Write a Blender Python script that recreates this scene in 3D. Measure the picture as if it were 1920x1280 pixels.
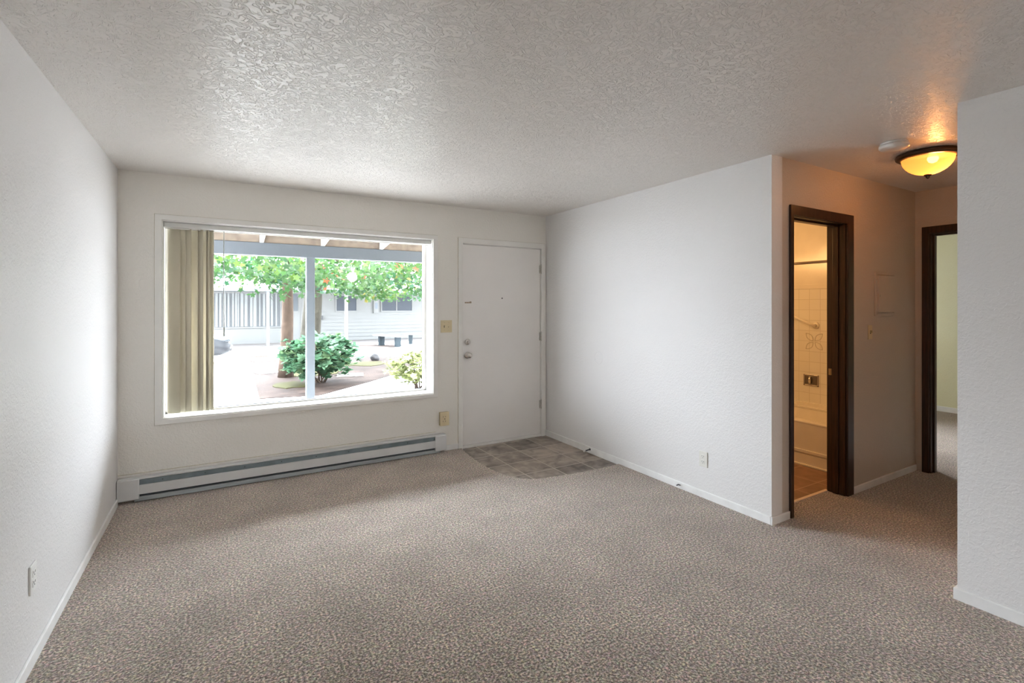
import bpy, bmesh, math, random
from mathutils import Vector, Matrix, noise
PI = math.pi
scene = bpy.context.scene
col = scene.collection
for o in list(bpy.data.objects): bpy.data.objects.remove(o)

# ------------------------------------------------------------ camera
cam_data = bpy.data.cameras.new('camera')
cam = bpy.data.objects.new('camera', cam_data); col.objects.link(cam)
cam.location = (0, 0, 1.446)
cam.rotation_euler = (PI/2, 0, math.radians(-30.44))
cam_data.sensor_width = 36; cam_data.lens = 919/1920*36
cam_data.shift_y = -68/1920
cam_data.clip_start = 0.02; cam_data.clip_end = 300
scene.camera = cam

# ------------------------------------------------------------ view, sky, lights
scene.view_settings.view_transform = 'Standard'
scene.view_settings.look = 'None'
scene.view_settings.exposure = 0.42
scene.view_settings.gamma = 1.0
scene.view_settings.use_curve_mapping = False
scene.cycles.max_bounces = 10
scene.cycles.diffuse_bounces = 6
scene.cycles.transparent_max_bounces = 16
scene.cycles.sample_clamp_indirect = 6
scene.cycles.caustics_reflective = False
scene.cycles.caustics_refractive = False
scene.cycles.use_denoising = True

SKY = 30.0
w = bpy.data.worlds.new('overcast_sky'); scene.world = w; w.use_nodes = True
wn = w.node_tree.nodes; wl = w.node_tree.links
bg = wn['Background']
tc = wn.new('ShaderNodeTexCoord'); sp = wn.new('ShaderNodeSeparateXYZ')
rp = wn.new('ShaderNodeValToRGB')
wl.new(tc.outputs['Generated'], sp.inputs[0]); wl.new(sp.outputs['Z'], rp.inputs[0]); wl.new(rp.outputs[0], bg.inputs[0])
rp.color_ramp.elements[0].position = 0.0; rp.color_ramp.elements[0].color = (0.76, 0.79, 0.86, 1)
rp.color_ramp.elements[1].position = 0.6; rp.color_ramp.elements[1].color = (0.86, 0.92, 1.0, 1)
dt = wn.new('ShaderNodeVectorMath'); dt.operation = 'DOT_PRODUCT'; dt.inputs[1].default_value = (-0.06, 0.725, 0.685)
mrg = wn.new('ShaderNodeMapRange'); mrg.interpolation_type = 'SMOOTHSTEP'
mrg.inputs['From Min'].default_value = .62; mrg.inputs['From Max'].default_value = 1.0; mrg.inputs['To Min'].default_value = SKY*.8; mrg.inputs['To Max'].default_value = SKY*3.7
wl.new(tc.outputs['Generated'], dt.inputs[0]); wl.new(dt.outputs['Value'], mrg.inputs['Value']); wl.new(mrg.outputs[0], bg.inputs[1])

def area(name, loc, rot, sx, sy, power, color, portal=False):
    l = bpy.data.lights.new(name, 'AREA'); l.shape = 'RECTANGLE'; l.size = sx; l.size_y = sy
    l.energy = power; l.color = color
    if portal: l.cycles.is_portal = True
    o = bpy.data.objects.new(name, l); col.objects.link(o); o.location = loc; o.rotation_euler = rot
    return o
area('window_portal', (0.68, 4.80, 1.33), (-PI/2, 0, 0), 2.2, 1.5, 1, (1, 1, 1), True)
# the sky also enters through the bedroom window (outside the frame)
area('bedroom_portal', (7.0, 4.21, 1.5), (-PI/2, 0, 0), .6, 1.0, 1, (1, 1, 1), True)

# ------------------------------------------------------------ helpers
def link(o, parent=None):
    col.objects.link(o)
    if parent is not None:
        o.parent = parent
        o.matrix_parent_inverse = Matrix.Translation(-parent.location) if parent.rotation_euler.z == 0 and parent.parent is None and parent.type == 'EMPTY' else parent.matrix_basis.inverted()
    return o
class MB:
    """collects shapes into one mesh"""
    def __init__(s): s.bm = bmesh.new()
    def box(s, x0, x1, y0, y1, z0, z1, bev=0.0, M=None):
        r = bmesh.ops.create_cube(s.bm, size=1)
        vs = r['verts']
        for v in vs:
            v.co = Vector(((x0+x1)/2 + v.co.x*(x1-x0), (y0+y1)/2 + v.co.y*(y1-y0), (z0+z1)/2 + v.co.z*(z1-z0)))
        if bev > 0:
            es = list({e for v in vs for e in v.link_edges})
            rr = bmesh.ops.bevel(s.bm, geom=es, offset=bev, segments=2, affect='EDGES', profile=0.5)
            vs = list({v for f in rr['faces'] for v in f.verts} | {v for v in vs if v.is_valid})
        if M is not None:
            for v in vs: v.co = M @ v.co
        return s
    def lathe(s, prof, center=(0,0,0), axis='Z', seg=32, cap=True):
        rings = []
        for r, h in prof:
            ring = []
            for i in range(seg):
                a = 2*PI*i/seg
                p = Vector((r*math.cos(a), r*math.sin(a), h))
                if axis == 'Y': p = Vector((p.x, p.z, p.y))
                if axis == 'X': p = Vector((p.z, p.x, p.y))
                ring.append(s.bm.verts.new(p + Vector(center)))
            rings.append(ring)
        for a, b in zip(rings, rings[1:]):
            for i in range(seg):
                f = s.bm.faces.new((a[i], a[(i+1)%seg], b[(i+1)%seg], b[i])); f.smooth = True
        if cap:
            for r_, rg in ((prof[0][0], rings[0]), (prof[-1][0], rings[-1])):
                try: s.bm.faces.new(rg)
                except Exception: pass
        return s
    def tube(s, pts, rads, seg=10):
        pts = [Vector(p) for p in pts]
        if not hasattr(rads, '__len__'): rads = [rads]*len(pts)
        rings = []
        up = None
        for i, p in enumerate(pts):
            d = (pts[min(i+1, len(pts)-1)] - pts[max(i-1, 0)]).normalized()
            if up is None: up = d.orthogonal().normalized()
            up = (up - d*up.dot(d)).normalized(); side = d.cross(up)
            rings.append([s.bm.verts.new(p + (up*math.cos(2*PI*k/seg) + side*math.sin(2*PI*k/seg))*rads[i]) for k in range(seg)])
        for a, b in zip(rings, rings[1:]):
            for i in range(seg):
                f = s.bm.faces.new((a[i], a[(i+1)%seg], b[(i+1)%seg], b[i])); f.smooth = True
        s.bm.faces.new(rings[0][::-1]); s.bm.faces.new(rings[-1])
        return s
    def poly(s, pts, z0, z1):
        b = [s.bm.verts.new((p[0], p[1], z0)) for p in pts]; t = [s.bm.verts.new((p[0], p[1], z1)) for p in pts]
        s.bm.faces.new(b[::-1]); s.bm.faces.new(t)
        for i in range(len(pts)):
            j = (i+1) % len(pts); s.bm.faces.new((b[i], b[j], t[j], t[i]))
        return s
    def build(s, name, mat, parent=None, recalc=True):
        if recalc: bmesh.ops.recalc_face_normals(s.bm, faces=s.bm.faces)
        me = bpy.data.meshes.new(name); s.bm.to_mesh(me); s.bm.free()
        if mat: me.materials.append(mat)
        return link(bpy.data.objects.new(name, me), parent)
def tag(o, label, cat, group=None, kind=None):
    o['label'] = label; o['category'] = cat
    if group: o['group'] = group
    if kind: o['kind'] = kind
    return o
def empty(name, loc, label, cat, group=None, kind=None, rz=0):
    o = bpy.data.objects.new(name, None); o.empty_display_size = 0.05
    col.objects.link(o); o.location = loc; o.rotation_euler.z = rz
    return tag(o, label, cat, group, kind)
def bx(name, mat, parent, *b, bev=0.0):
    return MB().box(*b, bev=bev).build(name, mat, parent)
def structure(o, label, cat): return tag(o, label, cat, kind='structure')

# ------------------------------------------------------------ materials
def new_mat(name):
    m = bpy.data.materials.new(name); m.use_nodes = True
    return m, m.node_tree.nodes, m.node_tree.links, m.node_tree.nodes['Principled BSDF']
def plain(name, c, rough=0.5, metal=0.0, var=0.04, bump=0.0, bscale=60, spec=0.5, vscale=6):
    m, n, l, b = new_mat(name)
    b.inputs['Roughness'].default_value = rough; b.inputs['Metallic'].default_value = metal
    b.inputs['Specular IOR Level'].default_value = spec
    t = n.new('ShaderNodeTexCoord'); no = n.new('ShaderNodeTexNoise'); no.inputs['Scale'].default_value = vscale; no.inputs['Detail'].default_value = 4
    l.new(t.outputs['Object'], no.inputs['Vector'])
    r = n.new('ShaderNodeValToRGB'); l.new(no.outputs[0], r.inputs[0])
    r.color_ramp.elements[0].position = .3; r.color_ramp.elements[1].position = .7
    r.color_ramp.elements[0].color = [max(0, x*(1-var)) for x in c] + [1]
    r.color_ramp.elements[1].color = [min(1, x*(1+var)) for x in c] + [1]
    l.new(r.outputs[0], b.inputs['Base Color'])
    if bump:
        n2 = n.new('ShaderNodeTexNoise'); n2.inputs['Scale'].default_value = bscale; n2.inputs['Detail'].default_value = 4
        l.new(t.outputs['Object'], n2.inputs['Vector'])
        bp = n.new('ShaderNodeBump'); bp.inputs['Strength'].default_value = 1; bp.inputs['Distance'].default_value = bump
        l.new(n2.outputs[0], bp.inputs['Height']); l.new(bp.outputs[0], b.inputs['Normal'])
    return m
def wall_mat(name, c, rough=0.45, depth=0.0008, scale=62, spec=0.35):
    m, n, l, b = new_mat(name)
    b.inputs['Base Color'].default_value = (*c, 1); b.inputs['Roughness'].default_value = rough
    b.inputs['Specular IOR Level'].default_value = spec
    t = n.new('ShaderNodeTexCoord'); n2 = n.new('ShaderNodeTexNoise')
    n2.inputs['Scale'].default_value = scale; n2.inputs['Detail'].default_value = 3; n2.inputs['Distortion'].default_value = 0.8
    l.new(t.outputs['Object'], n2.inputs['Vector'])
    r = n.new('ShaderNodeValToRGB'); r.color_ramp.elements[0].position = .42; r.color_ramp.elements[1].position = .62
    l.new(n2.outputs[0], r.inputs[0])
    bp = n.new('ShaderNodeBump'); bp.inputs['Distance'].default_value = depth
    l.new(r.outputs[0], bp.inputs['Height']); l.new(bp.outputs[0], b.inputs['Normal'])
    return m
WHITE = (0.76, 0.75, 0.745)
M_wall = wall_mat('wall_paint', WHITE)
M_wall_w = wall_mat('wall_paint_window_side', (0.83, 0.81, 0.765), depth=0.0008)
M_hall_shade = wall_mat('wall_paint_with_hall_shade', (0.56, 0.50, 0.44))  # white wall paint darkened: the hall's dimness is put into the colour
M_bed = wall_mat('bedroom_paint', (0.74, 0.73, 0.52), depth=0.0005)
def ceiling_mat():
    m, n, l, b = new_mat('skip_trowel_ceiling')
    b.inputs['Base Color'].default_value = (0.83, 0.795, 0.76, 1); b.inputs['Roughness'].default_value = 0.36
    b.inputs['Specular IOR Level'].default_value = 0.55
    t = n.new('ShaderNodeTexCoord')
    n1 = n.new('ShaderNodeTexNoise'); n1.inputs['Scale'].default_value = 22; n1.inputs['Detail'].default_value = 2; n1.inputs['Distortion'].default_value = 2.2
    n2 = n.new('ShaderNodeTexNoise'); n2.inputs['Scale'].default_value = 70; n2.inputs['Detail'].default_value = 4
    l.new(t.outputs['Object'], n1.inputs['Vector']); l.new(t.outputs['Object'], n2.inputs['Vector'])
    r = n.new('ShaderNodeValToRGB'); e = r.color_ramp.elements
    e[0].position = .46; e[0].color = (0, 0, 0, 1); e[1].position = .52; e[1].color = (1, 1, 1, 1)
    x = r.color_ramp.elements.new(.60); x.color = (.55, .55, .55, 1)
    l.new(n1.outputs[0], r.inputs[0])
    mx = n.new('ShaderNodeMath'); mx.operation = 'MULTIPLY_ADD'; mx.inputs[1].default_value = 0.35
    l.new(n2.outputs[0], mx.inputs[0]); l.new(r.outputs[0], mx.inputs[2])
    bp = n.new('ShaderNodeBump'); bp.inputs['Distance'].default_value = 0.0036
    l.new(mx.outputs[0], bp.inputs['Height']); l.new(bp.outputs[0], b.inputs['Normal'])
    return m
M_ceil = ceiling_mat()
M_trim = plain('white_trim_paint', (0.83, 0.82, 0.79), 0.38, var=.03)
M_base = plain('baseboard_paint', (0.84, 0.84, 0.83), 0.4, var=.06, vscale=9)
M_door = plain('white_door_paint', (0.86, 0.84, 0.82), 0.42, var=.02, vscale=3)
M_metal_white = plain('white_enamel', (0.72, 0.73, 0.74), 0.35)
M_grey_metal = plain('grey_heater_metal', (0.17, 0.21, 0.23), 0.5, var=.2, vscale=12)
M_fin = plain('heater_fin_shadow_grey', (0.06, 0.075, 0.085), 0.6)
M_almond = plain('almond_plastic', (0.66, 0.56, 0.36), 0.4)
M_almond_dark = plain('aged_almond_plastic', (0.44, 0.37, 0.20), 0.45)
M_ivory = plain('ivory_plastic', (0.74, 0.73, 0.68), 0.4)
M_dark = plain('dark_slot', (0.03, 0.03, 0.03), 0.6)
M_chrome = plain('brushed_chrome', (0.62, 0.59, 0.55), 0.22, metal=1.0)
M_hinge = plain('painted_hinge', (0.50, 0.48, 0.44), 0.45, var=.15, vscale=60)
M_bronze = plain('oiled_bronze', (0.055, 0.035, 0.025), 0.4, metal=0.6)
M_tub = plain('white_enamel_tub', (0.80, 0.76, 0.68), 0.18)
M_plastic_white = plain('white_plastic', (0.78, 0.78, 0.76), 0.4)
def wood_mat():
    m, n, l, b = new_mat('dark_stained_wood')
    t = n.new('ShaderNodeTexCoord'); mp = n.new('ShaderNodeMapping'); mp.inputs['Scale'].default_value = (30, 30, 2)
    no = n.new('ShaderNodeTexNoise'); no.inputs['Scale'].default_value = 3; no.inputs['Detail'].default_value = 6
    l.new(t.outputs['Object'], mp.inputs[0]); l.new(mp.outputs[0], no.inputs['Vector'])
    r = n.new('ShaderNodeValToRGB'); l.new(no.outputs[0], r.inputs[0])
    r.color_ramp.elements[0].position = .3; r.color_ramp.elements[0].color = (0.009, 0.0035, 0.002, 1)
    r.color_ramp.elements[1].position = .7; r.color_ramp.elements[1].color = (0.050, 0.018, 0.009, 1)
    l.new(r.outputs[0], b.inputs['Base Color']); b.inputs['Roughness'].default_value = 0.32
    return m
M_wood = wood_mat()
def carpet_mat():
    m, n, l, b = new_mat('cut_pile_carpet')
    t = n.new('ShaderNodeTexCoord')
    v = n.new('ShaderNodeTexNoise'); v.inputs['Scale'].default_value = 95; v.inputs['Detail'].default_value = 3; v.inputs['Roughness'].default_value = .75
    l.new(t.outputs['Object'], v.inputs['Vector'])
    r = n.new('ShaderNodeValToRGB'); e = r.color_ramp.elements
    e[0].position = .38; e[0].color = (0.042, 0.032, 0.022, 1); e[1].position = .62; e[1].color = (0.93, 0.80, 0.67, 1)
    x = e.new(.50); x.color = (0.275, 0.222, 0.175, 1)
    l.new(v.outputs[0], r.inputs[0])
    # soft worn / brushed areas of the pile
    n2 = n.new('ShaderNodeTexNoise'); n2.inputs['Scale'].default_value = 3.2; n2.inputs['Detail'].default_value = 7; n2.inputs['Roughness'].default_value = .62
    l.new(t.outputs['Object'], n2.inputs['Vector'])
    mr = n.new('ShaderNodeMapRange'); mr.inputs[1].default_value = .35; mr.inputs[2].default_value = .65; mr.inputs[3].default_value = .82; mr.inputs[4].default_value = 1.18
    l.new(n2.outputs[0], mr.inputs[0])
    n3 = n.new('ShaderNodeTexNoise'); n3.inputs['Scale'].default_value = 60; n3.inputs['Detail'].default_value = 2
    l.new(t.outputs['Object'], n3.inputs['Vector'])
    hs = n.new('ShaderNodeHueSaturation'); hs.inputs['Saturation'].default_value = 1.3; hs.inputs['Value'].default_value = 1.9; l.new(n3.outputs['Color'], hs.inputs['Color'])
    mh = n.new('ShaderNodeMix'); mh.data_type = 'RGBA'; mh.blend_type = 'MULTIPLY'; mh.inputs['Factor'].default_value = .30
    l.new(r.outputs[0], mh.inputs['A']); l.new(hs.outputs[0], mh.inputs['B'])
    mx = n.new('ShaderNodeMix'); mx.data_type = 'RGBA'; mx.blend_type = 'MULTIPLY'; mx.inputs['Factor'].default_value = 1
    l.new(mh.outputs['Result'], mx.inputs['A']); l.new(mr.outputs[0], mx.inputs['B'])
    l.new(mx.outputs['Result'], b.inputs['Base Color'])
    b.inputs['Roughness'].default_value = .95; b.inputs['Specular IOR Level'].default_value = .1
    b.inputs['Sheen Weight'].default_value = 1.0; b.inputs['Sheen Roughness'].default_value = .3; b.inputs['Sheen Tint'].default_value = (1, .92, .88, 1)
    bp = n.new('ShaderNodeBump'); bp.inputs['Distance'].default_value = .012; bp.inputs['Strength'].default_value = .9
    l.new(v.outputs[0], bp.inputs['Height']); l.new(bp.outputs[0], b.inputs['Normal'])
    return m
M_carpet = carpet_mat()
def vinyl_mat(name, pitch, ox, oy, a, bcol, grout, rot=0):
    m, n, l, b = new_mat(name)
    t = n.new('ShaderNodeTexCoord'); mp = n.new('ShaderNodeMapping')
    mp.inputs['Location'].default_value = (-ox/pitch, -oy/pitch, 0); mp.inputs['Scale'].default_value = (1/pitch, 1/pitch, 1); mp.inputs['Rotation'].default_value = (0, 0, rot)
    l.new(t.outputs['Object'], mp.inputs[0])
    fl = n.new('ShaderNodeVectorMath'); fl.operation = 'FLOOR'; l.new(mp.outputs[0], fl.inputs[0])
    fr = n.new('ShaderNodeVectorMath'); fr.operation = 'FRACTION'; l.new(mp.outputs[0], fr.inputs[0])
    wn_ = n.new('ShaderNodeTexWhiteNoise'); wn_.noise_dimensions = '2D'; l.new(fl.outputs[0], wn_.inputs['Vector'])
    no = n.new('ShaderNodeTexNoise'); no.inputs['Scale'].default_value = 9; no.inputs['Detail'].default_value = 6; no.inputs['Distortion'].default_value = .6
    l.new(t.outputs['Object'], no.inputs['Vector'])
    ma = n.new('ShaderNodeMath'); ma.operation = 'MULTIPLY_ADD'; ma.inputs[1].default_value = .55; l.new(wn_.outputs['Value'], ma.inputs[0])
    m2 = n.new('ShaderNodeMath'); m2.operation = 'MULTIPLY_ADD'; m2.inputs[1].default_value = 1.6; m2.inputs[2].default_value = -.55
    l.new(no.outputs[0], m2.inputs[0]); l.new(m2.outputs[0], ma.inputs[2])
    r = n.new('ShaderNodeValToRGB'); e = r.color_ramp.elements
    e[0].position = .1; e[0].color = (*a, 1); e[1].position = .9; e[1].color = (*bcol, 1)
    l.new(ma.outputs[0], r.inputs[0])
    sp = n.new('ShaderNodeSeparateXYZ'); l.new(fr.outputs[0], sp.inputs[0])
    def edge(o):
        s = n.new('ShaderNodeMath'); s.operation = 'SUBTRACT'; s.inputs[1].default_value = .5; l.new(o, s.inputs[0])
        ab = n.new('ShaderNodeMath'); ab.operation = 'ABSOLUTE'; l.new(s.outputs[0], ab.inputs[0]); return ab
    mxm = n.new('ShaderNodeMath'); mxm.operation = 'MAXIMUM'; l.new(edge(sp.outputs[0]).outputs[0], mxm.inputs[0]); l.new(edge(sp.outputs[1]).outputs[0], mxm.inputs[1])
    gt = n.new('ShaderNodeMath'); gt.operation = 'GREATER_THAN'; gt.inputs[1].default_value = .485; l.new(mxm.outputs[0], gt.inputs[0])
    mx = n.new('ShaderNodeMix'); mx.data_type = 'RGBA'; l.new(gt.outputs[0], mx.inputs['Factor']); l.new(r.outputs[0], mx.inputs['A']); mx.inputs['B'].default_value = (*grout, 1)
    l.new(mx.outputs['Result'], b.inputs['Base Color']); b.inputs['Roughness'].default_value = .38
    return m
M_vinyl = vinyl_mat('slate_vinyl_tile', .305, 2.545, 3.895, (0.085, 0.066, 0.052), (0.42, 0.35, 0.29), (0.50, 0.44, 0.38))
M_vinyl_b = vinyl_mat('bathroom_vinyl_tile', .305, 3.9, 2.2, (0.12, 0.06, 0.036), (0.30, 0.165, 0.105), (0.42, 0.27, 0.18), rot=.0)
def walltile_mat():
    m, n, l, b = new_mat('white_wall_tile')
    t = n.new('ShaderNodeTexCoord'); sp = n.new('ShaderNodeSeparateXYZ'); cb = n.new('ShaderNodeCombineXYZ')
    l.new(t.outputs['Object'], sp.inputs[0]); l.new(sp.outputs[1], cb.inputs[0]); l.new(sp.outputs[2], cb.inputs[1])
    mp = n.new('ShaderNodeMapping'); mp.inputs['Location'].default_value = (-2.858+.001, -1.615, 0); l.new(cb.outputs[0], mp.inputs[0])
    br = n.new('ShaderNodeTexBrick'); br.offset = 0; br.inputs['Scale'].default_value = 1
    br.inputs['Color1'].default_value = (.80, .78, .72, 1); br.inputs['Color2'].default_value = (.77, .75, .69, 1); br.inputs['Mortar'].default_value = (.62, .59, .52, 1)
    br.inputs['Mortar Size'].default_value = .0022; br.inputs['Brick Width'].default_value = .109; br.inputs['Row Height'].default_value = .109
    l.new(mp.outputs[0], br.inputs['Vector']); l.new(br.outputs[0], b.inputs['Base Color']); b.inputs['Roughness'].default_value = .15
    return m
M_walltile = walltile_mat()
def glass_mat():
    m, n, l, b = new_mat('window_glass')
    n.remove(b)
    tr = n.new('ShaderNodeBsdfTransparent'); tr.inputs[0].default_value = (.96, .98, .98, 1)
    gl = n.new('ShaderNodeBsdfGlossy'); gl.inputs['Roughness'].default_value = .02
    mx = n.new('ShaderNodeMixShader'); mx.inputs[0].default_value = .012
    l.new(tr.outputs[0], mx.inputs[1]); l.new(gl.outputs[0], mx.inputs[2]); l.new(mx.outputs[0], n['Material Output'].inputs[0])
    return m
M_glass = glass_mat()
def blind_mat():
    m, n, l, b = new_mat('tan_vinyl_blind')
    n.remove(b)
    d = n.new('ShaderNodeBsdfDiffuse'); t = n.new('ShaderNodeBsdfTranslucent')
    d.inputs[0].default_value = (0.60, 0.555, 0.44, 1); t.inputs[0].default_value = (0.42, 0.36, 0.23, 1)
    mx = n.new('ShaderNodeMixShader'); mx.inputs[0].default_value = .04
    l.new(d.outputs[0], mx.inputs[1]); l.new(t.outputs[0], mx.inputs[2]); l.new(mx.outputs[0], n['Material Output'].inputs[0])
    return m
M_blind = blind_mat()
def leaf_mat(name):
    m, n, l, b = new_mat(name)
    n.remove(b)
    at = n.new('ShaderNodeAttribute'); at.attribute_name = 'leaf_color'
    d = n.new('ShaderNodeBsdfDiffuse'); t = n.new('ShaderNodeBsdfTranslucent')
    l.new(at.outputs['Color'], d.inputs[0]); l.new(at.outputs['Color'], t.inputs[0])
    mx = n.new('ShaderNodeMixShader'); mx.inputs[0].default_value = .45
    l.new(d.outputs[0], mx.inputs[1]); l.new(t.outputs[0], mx.inputs[2])
    gl = n.new('ShaderNodeBsdfGlossy'); gl.inputs['Roughness'].default_value = .45
    m3 = n.new('ShaderNodeMixShader'); m3.inputs[0].default_value = .018
    l.new(mx.outputs[0], m3.inputs[1]); l.new(gl.outputs[0], m3.inputs[2]); l.new(m3.outputs[0], n['Material Output'].inputs[0])
    return m
M_leaf = leaf_mat('leaf')

# ------------------------------------------------------------ room shell
H = 2.44
XL, XR, YB, YR = -0.67, 3.115, 4.55, -5.0       # left wall, right wall, window wall, rear wall
HY, XE, CY = 1.92, 5.24, 0.97                   # hall far wall, hall end wall, near side of the hall
# wall with the picture window and the entry door
WX0, WX1, WZ0, WZ1 = -0.408, 1.772, 0.575, 2.094
DX0, DX1, DZ = 2.084, 3.052, 2.078
b = MB()
b.box(XL-.15, WX0, YB, YB+.16, -.2, H); b.box(WX1, DX0, YB, YB+.16, -.2, H); b.box(DX1, XR+.12, YB, YB+.16, -.2, H)
b.box(WX0, WX1, YB, YB+.16, -.2, WZ0); b.box(WX0, WX1, YB, YB+.16, WZ1, H); b.box(DX0, DX1, YB, YB+.16, DZ, H); b.box(DX0, DX1, YB+.0, YB+.16, -.2, -.012)
structure(b.build('wall_back', M_wall_w), 'white textured wall holding the picture window and entry door', 'wall')
structure(bx('wall_left', M_wall, None, XL-.15, XL, YR-.15, YB, -.2, H), 'smooth pale wall running beside the picture window', 'wall')
structure(bx('wall_right', M_wall, None, XR, XR+.12, HY, YB, -.2, H), 'bare white textured wall between entry door and hallway', 'wall')
structure(bx('wall_partition', M_wall, None, XR, XR+.12, YR-.15, CY, -.2, H), 'white textured wall end on the near side of the hallway opening', 'wall')
structure(bx('wall_hall_near', M_hall_shade, None, XR+.12, XE+.12, CY-.12, CY, -.2, H), 'near side wall of the hallway', 'wall')
# rear wall with its window opening
b = MB()
b.box(XL, XR+.12, YR-.15, YR, -.2, H)
structure(b.build('wall_rear', M_wall), 'plain white wall behind the camera', 'wall')
# hall wall with the bathroom doorway
BX0, BX1, BZ = 3.345, 4.068, 2.072
b = MB(); b.box(XR+.12, BX0, HY, HY+.12, -.2, H); b.box(BX1, XE+.12, HY, HY+.12, -.2, H); b.box(BX0, BX1, HY, HY+.12, BZ, H)
structure(b.build('wall_hall_far', M_hall_shade), 'hallway wall with the bathroom doorway, lit warm by the ceiling lamp', 'wall')
# hall end wall with the bedroom doorway
EY0, EY1 = 1.03, 1.825
b = MB(); b.box(XE, XE+.12, EY1, HY, -.2, H); b.box(XE, XE+.12, CY, EY0, -.2, H); b.box(XE, XE+.12, EY0, EY1, BZ, H)
structure(b.build('wall_hall_end', M_hall_shade), 'end wall of the hallway with the bedroom doorway', 'wall')
# bathroom
TX = 5.31
structure(bx('wall_bath_right', M_tub, None, TX+.008, TX+.13, HY+.12, 3.85, -.2, H), 'bathroom wall above the bathtub', 'wall')
structure(bx('wall_bath_back', M_hall_shade, None, XR+.12, TX+.008, 3.72, 3.85, -.2, H), 'far wall of the bathroom', 'wall')
# bedroom
structure(bx('wall_bedroom_far', M_bed, None, 8.44, 8.56, -1.15, 4.2, -.2, H), 'pale green lit bedroom wall seen through the hallway end door', 'wall')
b = MB(); b.box(TX+.13, 6.7, 4.08, 4.2, -.2, H); b.box(7.3, 8.44, 4.08, 4.2, -.2, H); b.box(6.7, 7.3, 4.08, 4.2, -.2, 1.0); b.box(6.7, 7.3, 4.08, 4.2, 2.0, H)
structure(b.build('wall_bedroom_back', M_bed), 'back wall of the bedroom with a window opening', 'wall')
b = MB(); b.box(XE, 8.44, -1.15, -1.0, -.2, H)
structure(b.build('wall_bedroom_near', M_bed), 'bedroom wall opposite its window', 'wall')
structure(bx('wall_bedroom_side', M_bed, None, XE+.0, XE+.12, -1.0, CY-.12, -.2, H), 'bedroom side wall next to the hallway', 'wall')
structure(bx('ceiling', M_ceil, None, XL-.15, 8.56, YR-.15, YB+.16, H, H+.12), 'white skip trowel textured ceiling', 'ceiling')
# floors
edge = [(2.075, 4.55), (2.05, 4.42), (2.035, 4.25), (2.026, 4.05), (2.028, 3.88), (2.04, 3.76), (2.06, 3.66), (2.095, 3.56), (2.14, 3.485), (2.20, 3.44), (2.29, 3.41), (2.41, 3.388), (2.56, 3.37), (2.73, 3.355), (2.92, 3.352), (3.115, 3.36)]
random.seed(5)
fine = []
for (p, q) in zip(edge, edge[1:]):
    k = max(2, int(math.dist(p, q)/.012))
    for i in range(k):
        t = i/k; fine.append((p[0]+(q[0]-p[0])*t + random.uniform(-.005, .005), p[1]+(q[1]-p[1])*t + random.uniform(-.005, .005)))
fine.append(edge[-1])
outer = [(XL, YB), (XL, YR), (XR, YR), (XR, CY), (XE+.12, CY), (XE+.12, EY0), (XE+.12, EY1), (XE+.12, HY), (BX1, HY), (BX1, HY+.13), (BX0, HY+.13), (BX0, HY), (XR, HY)]
carpet = MB().poly(outer + fine[::-1], -.06, 0.0).build('floor', M_carpet)
structure(carpet, 'brown and grey mottled cut pile carpet covering the room and hallway', 'carpet')
structure(bx('floor', M_vinyl, None, 2.0, XR, 3.3, YB, -.06, -.012), 'slate look vinyl tile patch at the entry door', 'floor')
structure(bx('floor', M_vinyl_b, None, XR+.12, TX, HY+.13, 3.72, -.06, -.010), 'reddish brown vinyl tile floor in the bathroom', 'floor')
structure(bx('floor', M_carpet, None, XE+.12, 8.44, -1.0, 4.08, -.06, 0.0), 'dim brown carpet in the bedroom beyond the hallway', 'carpet')
structure(bx('trim_1', plain('threshold_metal', (.75, .6, .48), .35), None, BX0, BX1, HY+.125, HY+.15, -.02, .006, bev=.002), 'pale metal threshold strip between hallway carpet and bathroom tile', 'threshold')

# baseboards
def baseboard(name, label, p, q, n, h=.052, t=.013):
    """p->q along the wall, n = outward normal"""
    x0, x1 = sorted((p[0], q[0])); y0, y1 = sorted((p[1], q[1]))
    if n[0] > 0: x1 = x0 + t
    if n[0] < 0: x0 = x1 - t
    if n[1] > 0: y1 = y0 + t
    if n[1] < 0: y0 = y1 - t
    o = MB().box(x0, x1, y0, y1, -.012, h, bev=.004).build(name, M_base)
    return structure(o, label, 'baseboard')
baseboard('baseboard_left', 'white baseboard along the left pale wall', (XL, YR), (XL, 4.476), (1, 0))
baseboard('baseboard_right', 'white scuffed baseboard below the bare white wall', (XR, HY), (XR, YB-.0), (-1, 0))
baseboard('baseboard_back', 'short baseboard between wall heater and entry door', (1.885, YB), (2.04, YB), (0, -1))
baseboard('baseboard_corner', 'short baseboard between wall corner and bathroom door casing', (XR-.013, HY), (3.308, HY), (0, -1))
baseboard('baseboard_hall', 'white baseboard below the electrical panel in the hallway', (4.15, HY), (XE, HY), (0, -1))
baseboard('baseboard_partition', 'worn white baseboard on the near wall end', (XR, YR), (XR, CY+.013), (-1, 0), h=.056)
baseboard('baseboard_partition_end', 'baseboard around the corner of the near wall end', (XR, CY), (XE, CY), (0, 1), h=.056)
baseboard('baseboard_bedroom', 'white baseboard along the far bedroom wall', (8.44, -1.0), (8.44, 4.08), (-1, 0), h=.07)

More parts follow.
